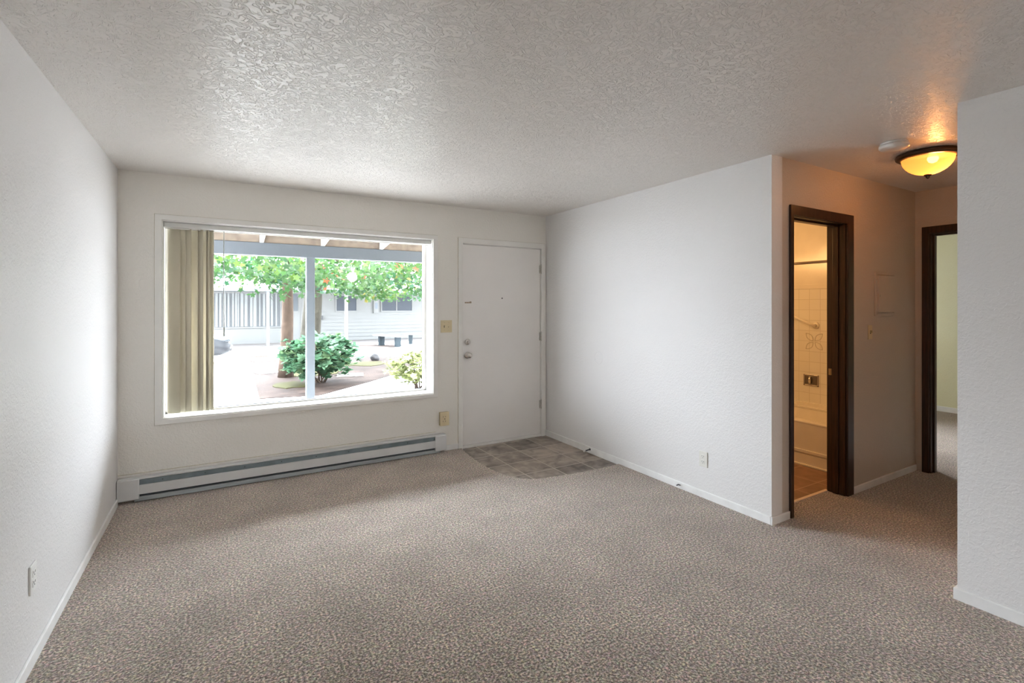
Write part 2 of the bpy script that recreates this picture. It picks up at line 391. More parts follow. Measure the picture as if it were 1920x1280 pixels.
# ------------------------------------------------------------ picture window
GY = 4.742
win = empty('window_1', (.68, YB, WZ0), 'wide picture window with white frame looking onto the courtyard', 'window', kind='structure')
b = MB(); TO = .018
b.box(-.450, 1.818, YB-TO, YB, WZ1-.002, 2.133, bev=.003); b.box(-.450, 1.818, YB-TO, YB, .541, WZ0+.002, bev=.003)
b.box(-.450, WX0+.002, YB-TO, YB, WZ0, WZ1, bev=.003); b.box(WX1-.002, 1.818, YB-TO, YB, WZ0, WZ1, bev=.003)
b.build('window_trim', M_trim, win)
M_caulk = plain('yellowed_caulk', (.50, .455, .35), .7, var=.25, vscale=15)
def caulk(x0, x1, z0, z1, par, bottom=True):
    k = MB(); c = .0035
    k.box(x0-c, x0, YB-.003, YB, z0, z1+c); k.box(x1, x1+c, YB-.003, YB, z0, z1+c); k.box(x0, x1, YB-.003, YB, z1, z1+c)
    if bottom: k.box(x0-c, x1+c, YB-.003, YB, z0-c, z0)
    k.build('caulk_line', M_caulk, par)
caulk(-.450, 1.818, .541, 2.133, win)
b = MB()   # lining of the opening
b.box(WX0-.001, WX0+.008, YB-.002, GY+.07, WZ0, WZ1); b.box(WX1-.008, WX1+.001, YB-.002, GY+.07, WZ0, WZ1)
b.box(WX0, WX1, YB-.002, GY+.07, WZ1-.008, WZ1+.001)
b.build('reveal', M_trim, win)
bx('window_sill', M_trim, win, WX0, WX1, YB-.004, GY+.07, WZ0-.002, WZ0+.012, bev=.002)
b = MB(); fx0, fx1, fz0, fz1 = WX0+.008, WX1-.008, WZ0+.012, WZ1-.008; fw = .022
b.box(fx0, fx0+fw*.7, GY-.02, GY+.03, fz0, fz1, bev=.002); b.box(fx1-fw, fx1, GY-.02, GY+.03, fz0, fz1, bev=.002)
b.box(fx0, fx1, GY-.02, GY+.03, fz0, fz0+fw*.6, bev=.002); b.box(fx0, fx1, GY-.02, GY+.03, fz1-fw, fz1, bev=.002)
b.build('window_frame', M_trim, win)
bx('glass', M_glass, win, fx0+.004, fx1-.004, GY+.002, GY+.007, fz0+.004, fz1-.004)
b = MB(); 
b.box(fx0+fw*.7, fx1-fw, GY-.003, GY+.002, fz0+fw*.6, fz0+fw*.6+.006)
b.build('gasket', plain('grey_gasket', (.3, .33, .38), .6), win)

# vertical blind bunched at the left end
bl = empty('vertical_blind', (-.22, 4.64, 2.05), 'tan vertical blind bunched together at one end of the picture window', 'blind')
b = MB(); b.box(WX0+.010, WX1-.010, 4.585, 4.635, 2.047, 2.084, bev=.004)
b.build('headrail', plain('headrail_grey', (.68, .68, .66), .4), bl)
b = MB(); b.box(WX0+.012, WX1-.012, 4.636, 4.650, 2.040, 2.052, bev=.002); b.build('track', M_trim, bl)
def slat(xc, ang, curve, idx):
    m = MB(); n = 8; wdt = .089; th = .0012
    zt = 2.052; zb = .602 + (idx % 3)*.002
    cols = []
    for i in range(n+1):
        u = (i/n-.5)*wdt; d = curve*(1-(2*u/wdt)**2)
        x = xc + u*math.cos(ang) - d*math.sin(ang); y = 4.655 + u*math.sin(ang) + d*math.cos(ang)
        nx, ny = -math.sin(ang)*th, math.cos(ang)*th
        cols.append([m.bm.verts.new(c) for c in ((x, y, zb), (x, y, zt), (x+nx, y+ny, zt), (x+nx, y+ny, zb))])
    for a, c in zip(cols, cols[1:]):
        for k in range(4):
            f = m.bm.faces.new((a[k], c[k], c[(k+1) % 4], a[(k+1) % 4])); f.smooth = k in (0, 2)
    m.bm.faces.new(cols[0]); m.bm.faces.new(cols[-1][::-1])
    o = m.build('slat', M_blind, bl)
    c = MB().box(xc-.006, xc+.006, 4.65, 4.655, 2.045, 2.062).build('clip', M_trim, o)
    return o
random.seed(3)
xs = [-.338, -.300, -.262, -.215, -.178, -.150, -.126, -.108, -.094, -.084]
for i, x in enumerate(xs):
    slat(x, math.radians(-14 - 6.5*i + random.uniform(-5, 5)), .010*(1 if i % 2 else -.6), i)
bb = MB().tube([(0.0, 4.625, 2.045), (-.002, 4.625, 1.7), (0.0, 4.625, 1.25)], .0032, 8); bb.tube([(0, 4.625, 1.262), (0, 4.625, 1.19)], [.0062, .0068], 10)
bb.build('tilt_wand', plain('grey_wand', (.33, .35, .33), .4), bl)

# ------------------------------------------------------------ front door
d1 = empty('door_1', (2.568, YB, 0), 'white flush entry door with knob and deadbolt', 'door', kind='structure')
b = MB()
b.box(2.042, DX0+.004, YB-.018, YB, -.012, DZ+.052, bev=.003); b.box(DX1-.006, 3.098, YB-.018, YB, -.012, DZ+.052, bev=.003); b.box(DX0+.002, DX1-.004, YB-.018, YB, DZ-.004, DZ+.052, bev=.003)
b.build('door_casing', M_trim, d1)
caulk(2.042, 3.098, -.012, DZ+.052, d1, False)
b = MB(); b.box(DX0-.0, DX0+.006, YB, YB+.12, -.012, DZ); b.box(DX1-.006, DX1, YB, YB+.12, -.012, DZ); b.box(DX0, DX1, YB, YB+.12, DZ-.006, DZ)
b.box(DX0, DX0+.02, YB+.052, YB+.075, -.012, DZ); b.box(DX1-.02, DX1, YB+.052, YB+.075, -.012, DZ); b.box(DX0, DX1, YB+.052, YB+.075, DZ-.02, DZ)
b.build('door_jamb', M_trim, d1)
slab = bx('door_slab', M_door, d1, DX0+.0115, DX1-.010, YB+.006, YB+.048, .016, DZ-.012, bev=.002)
bx('door_sweep', M_hinge, slab, DX0+.012, DX1-.011, YB+.020, YB+.046, .010, .018)
bx('threshold', M_trim, d1, DX0+.006, DX1-.006, YB-.012, YB+.09, -.012, .012, bev=.004)
for z in (1.845, 1.10, .345):
    b = MB(); b.lathe([(.0075, -.05), (.0075, .05)], (3.048, YB-.010, z), 'Z', 12); b.lathe([(.003, .05), (.0055, .054), (.003, .06)], (3.048, YB-.010, z), 'Z', 10)
    b.box(3.030, 3.046, YB-.001, YB+.007, z-.045, z+.045); b.box(3.05, 3.068, YB-.017, YB-.012, z-.045, z+.045)
    b.build('hinge', M_hinge, d1)
def knob(parent, x, z, r, ry):
    b = MB(); b.lathe([(r*1.15, .0), (r*1.15, -.006), (r*.9, -.012), (r*.45, -.014), (r*.42, -.030), (r*.72, -.036), (r*.92, -.046), (r*.9, -.058), (r*.6, -.066), (r*.1, -.068)], (x, YB+.006, z), 'Y', 28)
    return b.build('door_knob', M_chrome, parent)
knob(slab, 2.149, .935, .029, 0)
b = MB(); b.lathe([(.030, 0), (.030, -.008), (.025, -.016), (.016, -.018), (.014, -.020)], (2.149, YB+.006, 1.071), 'Y', 28); b.box(2.139, 2.159, YB-.030, YB-.010, 1.064, 1.078, bev=.003)
b.build('deadbolt', M_chrome, slab)
b = MB(); b.lathe([(.007, 0), (.007, -.003), (.002, -.0035)], (2.555, YB+.006, 1.52), 'Y', 14); b.build('peephole', M_dark, slab)
b = MB(); b.box(2.118, 2.188, YB-.001, YB+.006, 1.466, 1.479, bev=.002); b.box(2.172, 2.190, YB-.004, YB+.006, 1.468, 1.484, bev=.002); b.build('chain_plate', plain('worn_brass', (.33, .27, .20), .4, metal=.5, var=.5, vscale=90), slab)

# ------------------------------------------------------------ switches and outlets
def plate_y(name, label, cat, x0, x1, z0, z1, y, mat, kind, group=None, depth=.006):
    """plate on a wall that faces -Y"""
    r = empty(name, ((x0+x1)/2, y, z0), label, cat, group)
    bx('cover_plate', mat, r, x0, x1, y-depth, y, z0, z1, bev=.002)
    xc, zc = (x0+x1)/2, (z0+z1)/2
    if kind == 'switch2':
        for sx, up in ((xc-.023, 1), (xc+.023, -1)):
            b = MB().box(sx-.004, sx+.004, y-depth-.012, y-depth+.001, zc-.003+.006*up, zc+.009+.006*up-.004, bev=.001); b.build('toggle', M_almond_dark if up > 0 else mat, r)
            for sz in (-.038, .038): MB().lathe([(.0028, .0), (.0028, -.001)], (sx, y-depth, zc+sz), 'Y', 10).build('screw', M_almond_dark, r)
        for sx, ln in ((xc-.023, .012),): bx('slot', M_dark, r, sx-.0035, sx+.0035, y-depth-.0006, y-depth, zc-ln, zc+ln)
    if kind == 'switch1':
        bx('toggle', M_almond_dark, r, xc-.005, xc+.005, y-depth-.012, y-depth+.001, zc-.004, zc+.014, bev=.001)
        bx('slot', M_dark, r, xc-.006, xc+.006, y-depth-.0006, y-depth, zc-.014, zc+.014)
    return r
plate_y('light_switch', 'almond double light switch plate between picture window and entry door', 'light switch', 1.852, 1.972, 1.174, 1.296, YB, M_almond, 'switch2')
plate_y('light_switch', 'small light switch in the hallway below the electrical panel', 'light switch', 4.397, 4.460, 1.175, 1.288, HY, M_almond, 'switch1')
r = empty('outlet_box', (1.885, YB, .26), 'thick aged almond surface outlet box low on the wall above the heater end', 'outlet')
bx('box_body', M_almond_dark, r, 1.836, 1.926, YB-.032, YB, .258, .388, bev=.003)
bx('cover_plate', M_almond, r, 1.833, 1.929, YB-.037, YB-.031, .255, .391, bev=.002)
for z in (.345, .300):
    for dx in (-.018, .006): bx('slot', M_dark, r, 1.881+dx, 1.884+dx, YB-.0385, YB-.036, z-.006, z+.006)
bx('slot', M_dark, r, 1.878, 1.886, YB-.0385, YB-.036, .318, .327)
def outlet_x(label, x, yc, zc, sgn, mat, w=.072, h=.116):
    r = empty('wall_outlet', (x, yc, zc-h/2), label, 'outlet')
    a, c = sorted((x, x+sgn*.007))
    bx('cover_plate', mat, r, a, c, yc-w/2, yc+w/2, zc-h/2, zc+h/2, bev=.0025)
    for dz in (.020, -.020):
        a, c = sorted((x+sgn*.006, x+sgn*.009))
        f = bx('receptacle', mat, r, a, c, yc-.017, yc+.017, zc+dz-.014, zc+dz+.014, bev=.0015)
        a, c = sorted((x+sgn*.0085, x+sgn*.0096))
        for q in ((yc-.009, yc-.0065, zc+dz-.001, zc+dz+.008), (yc+.0065, yc+.009, zc+dz-.001, zc+dz+.008), (yc-.002, yc+.002, zc+dz-.010, zc+dz-.005)): bx('slot', M_dark, f, a, c, *q)
    return r
outlet_x('white duplex outlet low on the bare wall near the hallway corner', XR, 2.452, .288, -1, M_ivory)
outlet_x('white outlet plate seen edge on, low on the wall beside the picture window wall', XL, 2.69, .345, 1, M_plastic_white)

# ------------------------------------------------------------ baseboard heater
ht = empty('baseboard_heater', (.6, 4.5, 0), 'long white electric baseboard heater under the picture window', 'heater')
hx0, hx1, hy = XL+.004, 1.885, 4.478
b = MB()
b.box(hx0, hx1, YB-.008, YB, .010, .176); b.box(hx0, hx1, hy+.012, YB, .166, .176, bev=.002)       # back plate, top lip
b.build('housing', M_metal_white, ht)
b = MB(); b.box(hx0+.10, hx1-.10, hy, hy+.006, .062, .128, bev=.002)
M45 = Matrix.Identity(4)
b.box(hx0+.10, hx1-.10, hy, hy+.016, .060, .064, bev=.001)
b.build('front_panel', M_metal_white, ht)
for x0, x1 in ((hx0, hx0+.13), (hx1-.115, hx1)):
    bx('end_cap', M_metal_white, ht, x0, x1, hy-.002, YB-.001, .026, .172, bev=.005)
b = MB(); b.box(hx0+.13, hx1-.115, hy+.012, hy+.016, .128, .164)
b.build('upper_grille', M_grey_metal, ht)
for i in range(9): bx('rivet', M_fin, ht, -.4+i*.27, -.392+i*.27, hy+.008, hy+.014, .142, .150)
bx('lower_deflector', plain('light_grey_heater_metal', (.40, .44, .46), .45), ht, hx0+.10, hx1-.06, hy+.010, hy+.040, .008, .040, bev=.002)
b = MB(); b.box(hx0+.13, hx1-.115, hy+.02, hy+.055, .045, .058); b.build('element', M_fin, ht)
# strip of old caulk above the heater
structure(bx('trim_2', plain('aged_caulk', (.55, .50, .38), .7, var=.3, vscale=20), None, XL, 1.80, YB-.003, YB, .196, .200), 'thin yellowed line of old caulk on the wall above the heater', 'trim')

# ------------------------------------------------------------ wall marks, door stop
b = MB(); b.lathe([(.054, 0), (.056, -.002), (.060, -.002), (.062, 0)], (XR, 3.655, .94), 'X', 40, cap=False)
tag(b.build('wall_patch', M_wall), 'faint round patch ring on the bare white wall', 'wall patch')
ds = empty('door_stop', (XR-.013, 3.765, .03), 'dark door stop with white rubber tip on the baseboard by the entry tile', 'door stop')
pts = []
for i in range(96):
    t = i/95; pts.append((XR-.016-.060*t, 3.765+.0055*math.cos(t*12*2*PI), .030+.0055*math.sin(t*12*2*PI)-.006*t))
MB().tube(pts, .0018, 6).build('spring', plain('dark_spring', (.08, .08, .10), .35, metal=.8), ds)
b = MB(); b.lathe([(.011, 0), (.011, -.004), (.006, -.006)], (XR-.0125, 3.765, .030), 'X', 16); b.build('mount', plain('dark_mount', (.08, .08, .1), .4, metal=.7), ds)
b = MB(); b.lathe([(.007, -.074), (.009, -.078), (.009, -.090), (.006, -.094)], (XR, 3.765, .024), 'X', 16); b.build('rubber_tip', M_plastic_white, ds)
b = MB().tube([(XR-.012, 2.66, .028), (XR-.03, 2.665, .034), (XR-.04, 2.675, .026)], [.004, .0055, .005], 8)
tag(b.build('cable_stub', plain('grey_cable', (.12, .12, .14), .5)), 'short grey cable stub poking out of the baseboard near the wall outlet', 'cable')

# ------------------------------------------------------------ bathroom and bedroom doorways
d2 = empty('door_2', (3.7, HY, 0), 'dark wood framed bathroom doorway, open', 'door frame', kind='structure')
b = MB()
b.box(3.312, BX0+.004, HY-.016, HY, 0, BZ+.058, bev=.003); b.box(BX1-.008, 4.150, HY-.016, HY, 0, BZ+.058, bev=.003); b.box(BX0, BX1, HY-.016, HY, BZ-.012, BZ+.058, bev=.003)
b.build('door_casing', M_wood, d2)
b = MB(); b.box(BX0, BX0+.016, HY, HY+.13, 0, BZ); b.box(BX1-.016, BX1, HY, HY+.13, 0, BZ); b.box(BX0, BX1, HY, HY+.13, BZ-.016, BZ)
b.build('door_jamb', M_wood, d2)
b = MB(); b.box(BX0+.016, BX0+.026, HY+.045, HY+.085, 0, BZ-.016, bev=.002); b.box(BX1-.028, BX1-.016, HY+.045, HY+.085, 0, BZ-.016, bev=.002); b.box(BX0+.016, BX1-.016, HY+.045, HY+.085, BZ-.028, BZ-.016, bev=.002)
b.build('door_stop_strip', M_wood, d2)
b = MB(); b.box(BX1-.0185, BX1-.0155, HY+.096, HY+.118, .905, .955, bev=.001); b.box(BX1-.021, BX1-.018, HY+.100, HY+.106, .92, .945)
b.build('strike_plate', plain('brass', (.42, .32, .19), .35, metal=.9), d2)
for z in (1.80, .25):
    MB().box(BX0+.0155, BX0+.020, HY-.004, HY+.03, z-.045, z+.045).build('hinge', plain('brass_hinge', (.45, .36, .25), .35, metal=.8), d2)
d3 = empty('door_3', (XE, 1.4, 0), 'dark wood framed bedroom doorway at the hallway end', 'door frame', kind='structure')
b = MB(); b.box(XE-.016, XE, EY1-.008, 1.868, 0, BZ+.05, bev=.003); b.box(XE-.016, XE, .985, EY0+.008, 0, BZ+.05, bev=.003); b.box(XE-.016, XE, EY0, EY1, BZ-.008, BZ+.05, bev=.003)
b.build('door_casing', M_wood, d3)
b = MB(); b.box(XE, XE+.12, EY1-.016, EY1, 0, BZ); b.box(XE, XE+.12, EY0, EY0+.016, 0, BZ); b.box(XE, XE+.12, EY0, EY1, BZ-.016, BZ)
b.box(XE+.045, XE+.085, EY1-.028, EY1-.016, 0, BZ-.016, bev=.002); b.box(XE+.045, XE+.085, EY0+.016, EY0+.028, 0, BZ-.016, bev=.002); b.box(XE+.045, XE+.085, EY0+.016, EY1-.016, BZ-.028, BZ-.016, bev=.002)
b.build('door_jamb', M_wood, d3)
# electrical panel door
ep = empty('electrical_panel', (4.675, HY, 1.366), 'white painted electrical panel cover on the hallway wall', 'electrical panel')
b = MB(); b.box(4.50, 4.53, HY-.010, HY, 1.36, 1.715, bev=.002); b.box(4.82, 4.85, HY-.010, HY, 1.36, 1.715, bev=.002); b.box(4.53, 4.82, HY-.010, HY, 1.36, 1.385, bev=.002); b.box(4.53, 4.82, HY-.010, HY, 1.69, 1.715, bev=.002)
b.build('frame', M_hall_shade, ep)
bx('panel_door', M_hall_shade, ep, 4.533, 4.817, HY-.022, HY-.002, 1.388, 1.687, bev=.003)
bx('latch', M_hinge, ep, 4.545, 4.556, HY-.026, HY-.021, 1.51, 1.53, bev=.001)

# ------------------------------------------------------------ hallway ceiling fixtures
lc = (3.965, 1.385, H)
lp = empty('ceiling_lamp', lc, 'glowing bowl ceiling lamp with dark bronze rim in the hallway', 'ceiling lamp')
b = MB(); b.lathe([(.150, 0), (.165, -.004), (.171, -.014), (.168, -.026), (.158, -.034), (.140, -.038), (.138, -.030), (.138, -.004)], lc, 'Z', 48, cap=False); b.build('rim', M_bronze, lp)
m, n, l, bs = new_mat('lit_frosted_glass')
n.remove(bs)
tr = n.new('ShaderNodeBsdfTranslucent'); tr.inputs[0].default_value = (.30, .15, .045, 1)
df = n.new('ShaderNodeBsdfDiffuse'); df.inputs[0].default_value = (.55, .40, .25, 1)
tp = n.new('ShaderNodeBsdfTransparent'); tp.inputs[0].default_value = (1.0, .9, .75, 1)
em = n.new('ShaderNodeEmission'); em.inputs[0].default_value = (1.0, .42, .10, 1); em.inputs[1].default_value = .25
m1 = n.new('ShaderNodeMixShader'); m1.inputs[0].default_value = .75; l.new(df.outputs[0], m1.inputs[1]); l.new(tr.outputs[0], m1.inputs[2])
m2 = n.new('ShaderNodeMixShader'); m2.inputs[0].default_value = .40; l.new(m1.outputs[0], m2.inputs[1]); l.new(tp.outputs[0], m2.inputs[2])
ad = n.new('ShaderNodeAddShader'); l.new(m2.outputs[0], ad.inputs[0]); l.new(em.outputs[0], ad.inputs[1]); l.new(ad.outputs[0], n['Material Output'].inputs[0])
M_bowl = m
prof = [(.138*math.sin(a), -.030-.112*math.cos(a)*1.0) for a in [PI/2*(i/14) for i in range(14, 0, -1)]] + [(.004, -.142)]
b = MB(); b.lathe(prof, lc, 'Z', 48); b.build('glass_bowl', M_bowl, lp)
b = MB(); b.lathe([(.016, -.138), (.022, -.144), (.017, -.150), (.010, -.153), (.011, -.160), (.004, -.168)], lc, 'Z', 20); b.build('finial', M_bronze, lp)
m, n, l, bs = new_mat('lit_bulb'); n.remove(bs); em = n.new('ShaderNodeEmission'); em.inputs[0].default_value = (1, .55, .20, 1); em.inputs[1].default_value = 24; l.new(em.outputs[0], n['Material Output'].inputs[0])
M_bulb = m
m, n, l, bs = new_mat('frosted_bulb'); n.remove(bs); em = n.new('ShaderNodeEmission'); em.inputs[0].default_value = (1, .62, .28, 1); em.inputs[1].default_value = 5.0; l.new(em.outputs[0], n['Material Output'].inputs[0])
M_bulb_dim = m
b = MB(); b.lathe([(.004, .032), (.018, .027), (.028, .010), (.030, -.006), (.022, -.024), (.004, -.032)], (lc[0]+.02, lc[1]-.02, lc[2]-.036), 'Z', 20); b.build('bulb', M_bulb_dim, lp)
hl = bpy.data.lights.new('hall_bulb_light', 'POINT'); hl.energy = 9.5; hl.color = (1, .46, .16); hl.shadow_soft_size = .03
ho = bpy.data.objects.new('hall_bulb_light', hl); col.objects.link(ho); ho.location = (lc[0]+.025, lc[1]-.035, 2.365)
# fill lamp added out of view behind the camera to brighten the room
rl = (2.72, -2.9, H)
kl = empty('ceiling_lamp', rl, 'round white fill lamp added out of view behind the camera', 'ceiling lamp')
MB().lathe([(.10, 0), (.105, -.012), (.10, -.03), (.03, -.035)], rl, 'Z', 32).build('base', M_plastic_white, kl)
m, n, l, bs = new_mat('fill_lamp_globe'); n.remove(bs); em = n.new('ShaderNodeEmission'); em.inputs[0].default_value = (1, .94, .84, 1); em.inputs[1].default_value = 4; l.new(em.outputs[0], n['Material Output'].inputs[0])
MB().lathe([(.03, -.036), (.09, -.05), (.11, -.09), (.09, -.13), (.004, -.15)], rl, 'Z', 32).build('globe', m, kl)
rlt = bpy.data.lights.new('added_fill_light', 'POINT'); rlt.energy = 48; rlt.color = (1, .97, .92); rlt.shadow_soft_size = .12
ro = bpy.data.objects.new('added_fill_light', rlt); col.objects.link(ro); ro.location = (rl[0], rl[1], 2.14)
sd = empty('smoke_detector', (3.53, 1.40, H), 'round white smoke detector on the hallway ceiling', 'smoke detector')
b = MB(); b.lathe([(.066, 0), (.070, -.004), (.070, -.012), (.066, -.014)], (3.53, 1.40, H), 'Z', 36); b.build('mounting_base', M_plastic_white, sd)
b = MB(); b.lathe([(.060, -.014), (.076, -.017), (.077, -.030), (.070, -.038), (.030, -.041), (.004, -.041)], (3.53, 1.40, H), 'Z', 36); b.build('cover', M_plastic_white, sd)

# ------------------------------------------------------------ bathroom
tub = empty('bathtub', (4.93, 2.9, 0), 'white bathtub with panelled apron seen through the bathroom doorway', 'bathtub')
ty0, ty1 = HY+.122, 3.60
b = MB()
b.box(4.55, 4.58, ty0, ty1, -.01, .375, bev=.004)                     # apron
b.box(4.545, 4.64, ty0, ty1, .368, .392, bev=.010)                    # front rim
b.box(5.22, TX, ty0, ty1, .368, .392, bev=.006); b.box(4.62, 5.24, ty0, ty0+.08, .368, .392, bev=.006); b.box(4.62, 5.24, ty1-.08, ty1, .368, .392, bev=.006)
b.box(5.285, TX, ty0, ty1, .385, .425, bev=.005)
b.build('rim', M_tub, tub)
b = MB()                                                            # basin
rings = []
for z, ins in ((.385, 0), (.25, .03), (.12, .06), (.08, .11)):
    rings.append([b.bm.verts.new((x, y, z)) for x, y in ((4.63+ins, ty0+.07+ins), (5.23-ins, ty0+.07+ins), (5.23-ins, ty1-.07-ins*2), (4.63+ins, ty1-.07-ins*2))])
for r0, r1 in zip(rings, rings[1:]):
    for i in range(4): b.bm.faces.new((r0[i], r0[(i+1)%4], r1[(i+1)%4], r1[i]))
b.bm.faces.new(rings[-1]); b.build('basin', M_tub, tub, recalc=False)
b = MB(); b.box(4.538, 4.552, ty0, ty1, .105, .135, bev=.005); b.box(4.543, 4.552, ty0, ty1, -.01, .095, bev=.003)
b.box(4.530, 4.548, ty0, ty1, -.01, .006, bev=.003)
b.build('apron_panel', M_tub, tub)
structure(bx('trim_3', M_walltile, None, TX-.006, TX+.008, HY+.12, 3.72, .40, 1.66, bev=.003), 'white square wall tile surround above the bathtub', 'wall tile')
structure(bx('trim_4', M_tub, None, TX-.010, TX-.005, HY+.12, 3.72, 1.618, 1.664, bev=.002), 'narrow border row capping the bathroom wall tile', 'wall tile')
b = MB().tube([(4.58, HY+.12, 1.832), (4.58, 3.72, 1.832)], .0125, 14); b.lathe([(.03, 0), (.03, .006), (.014, .012)], (4.58, HY+.12, 1.832), 'Y', 18)
tag(b.build('shower_rod', plain('dull_chrome', (.45, .38, .32), .3, metal=.8)), 'thin metal shower curtain rod above the bathtub', 'shower rod')
gb = empty('grab_bar', (5.26, 2.78, 1.24), 'diagonal white grab bar on the bathtub tile wall', 'grab bar')
b = MB().tube([(TX-.01, 2.79, 1.236), (5.262, 2.79, 1.236), (5.250, 2.82, 1.25), (5.250, 3.34, 1.475), (5.262, 3.37, 1.488), (TX-.01, 3.37, 1.488)], .0145, 12); b.build('bar', M_tub, gb)
for fy, fz in ((2.79, 1.236), (3.37, 1.488)): MB().lathe([(.036, -.006), (.036, -.012), (.018, -.018)], (TX, fy, fz), 'X', 20).build('flange', M_tub, gb)
sdh = empty('soap_dish', (TX, 2.838, .60), 'recessed chrome soap dish in the tile wall above the bathtub', 'soap dish')
b = MB(); y0, y1, z0, z1 = 2.762, 2.915, .600, .720; f_ = .014; xx = TX-.014
b.box(xx, TX-.005, y0, y1, z0, z0+f_, bev=.003); b.box(xx, TX-.005, y0, y1, z1-f_, z1, bev=.003); b.box(xx, TX-.005, y0, y0+f_, z0, z1, bev=.003); b.box(xx, TX-.005, y1-f_, y1, z0, z1, bev=.003)
b.build('frame', M_chrome, sdh)
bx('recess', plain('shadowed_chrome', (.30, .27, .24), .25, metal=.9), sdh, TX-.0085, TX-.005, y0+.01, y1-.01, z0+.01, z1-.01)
b = MB().tube([(TX-.02, 2.845, .625), (TX-.028, 2.845, .66), (TX-.02, 2.845, .70)], [.012, .015, .012], 12); b.build('grip', M_chrome, sdh)
# faint leaf motif on four tiles
b = MB(); cy, cz = 2.81, 1.068
for k in range(4):
    a = k*PI/2 + PI/4
    for sg in (-1, 1):
        pts = []
        for i in range(9):
            t = i/8; rr = .012 + .105*t; off = sg*.026*math.sin(PI*t)
            pts.append((TX-.007, cy + rr*math.cos(a) - off*math.sin(a), cz + rr*math.sin(a) + off*math.cos(a)))
        b.tube(pts, .0024, 5)
tag(b.build('tile_motif', plain('faint_tile_print', (.50, .45, .37), .4)), 'faint printed leaf motif on the bathroom wall tiles', 'tile decoration')
# bathroom vanity lamp beside the doorway (out of view)
vl = empty('vanity_lamp', (3.5, 3.65, 2.0), 'warm globe lamp over the bathroom vanity', 'lamp')
bx('mounting_plate', M_chrome, vl, 3.45, 4.15, 3.69, 3.72, 1.96, 2.06, bev=.004)
for x in (3.6, 3.8, 4.0):
    b = MB(); b.lathe([(.012, -.055), (.035, -.045), (.055, -.02), (.06, 0), (.055, .02), (.035, .045), (.012, .055)], (x, 3.62, 2.01), 'Z', 20); b.build('globe', M_bulb, vl)
vlt = bpy.data.lights.new('vanity_light', 'POINT'); vlt.energy = 15; vlt.color = (1, .55, .20); vlt.shadow_soft_size = .15
vo = bpy.data.objects.new('vanity_light', vlt); col.objects.link(vo); vo.location = (3.95, 3.30, 2.05)

# ------------------------------------------------------------ porch
GZ = -.15
M_conc = plain('pale_concrete', (.50, .475, .455), .85, var=.08, bump=.002, bscale=80)
M_bluegrey = plain('blue_grey_paint', (.060, .070, .082), .6, var=.05)
M_tanboard = plain('raw_soffit_board', (.17, .135, .105), .8, var=.3, vscale=14)
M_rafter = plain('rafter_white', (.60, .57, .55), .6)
M_siding = plain('white_siding', (.115, .115, .113), .6, spec=.1, var=.03)
structure(bx('ground', plain('courtyard_concrete', (.50, .475, .46), .9, var=.05), None, -25, 40, -25, 60, GZ-.3, GZ), 'pale concrete courtyard paving', 'ground')
structure(bx('porch_slab', M_conc, None, -4, 7, YB+.162, 6.45, GZ-.05, -.04), 'concrete porch slab outside the entry', 'porch')
b = MB(); b.box(-4, 7, YB+.02, YB+.16, H, 2.62)
PB0, PB1 = 1.998, 2.140
bm_ = bx('porch_beam', M_bluegrey, None, -4, 6.5, 6.08, 6.18, PB0, PB1, bev=.004)
structure(bm_, 'blue grey painted beam across the porch outside the window', 'beam')
pp = empty('porch_post', (1.245*.92+.0, 6.13, -.04), 'blue grey square porch post outside the window', 'post')
px_ = .868
pp.location = (px_, 6.13, -.04)
bx('post', M_bluegrey, pp, px_-.045, px_+.045, 6.085, 6.175, -.04, PB0, bev=.004)
bx('post_base', M_conc, pp, px_-.06, px_+.06, 6.07, 6.19, -.04, .0, bev=.004)
pp2 = empty('porch_post', (4.4, 6.13, -.04), 'blue grey square porch post beyond the entry door', 'post')
bx('post', M_bluegrey, pp2, 4.355, 4.445, 6.085, 6.175, -.04, PB0, bev=.004)
slope = .14
def rafter(x, label):
    m = MB(); yy0, yy1 = YB+.161, 6.60
    def z(y): return PB1 + (6.08-y)*slope
    vs = []
    for y in (yy0, yy1):
        vs.append([m.bm.verts.new(c) for c in ((x-.02, y, z(y)), (x+.02, y, z(y)), (x+.02, y, z(y)+.09), (x-.02, y, z(y)+.09))])
    for k in range(4): m.bm.faces.new((vs[0][k], vs[0][(k+1)%4], vs[1][(k+1)%4], vs[1][k]))
    m.bm.faces.new(vs[0]); m.bm.faces.new(vs[1][::-1])
    return tag(m.build('rafter', M_rafter), label, 'rafter', 'porch roof rafters')
for x, lab in ((-.28, 'white porch rafter hidden behind the bunched blind'), (.359, 'white porch rafter next to the tan blind'), (1.0, 'white porch rafter just above the porch post'), (1.686, 'white porch rafter near the entry end of the picture window')):
    rafter(x, lab)
m = MB(); y0, y1 = YB+.161, 6.75
zz = lambda y: PB1 + (6.08-y)*slope + .09
vs = [m.bm.verts.new(c) for c in ((-4, y0, zz(y0)), (7, y0, zz(y0)), (7, y1, zz(y1)), (-4, y1, zz(y1)), (-4, y0, zz(y0)+.03), (7, y0, zz(y0)+.03), (7, y1, zz(y1)+.03), (-4, y1, zz(y1)+.03))]
for f in ((0,1,2,3), (7,6,5,4), (0,4,5,1), (1,5,6,2), (2,6,7,3), (3,7,4,0)): m.bm.faces.new([vs[i] for i in f])
structure(m.build('roof', M_tanboard), 'sloping porch roof boards', 'roof')
xsr = [-.28, .359, 1.0, 1.686]
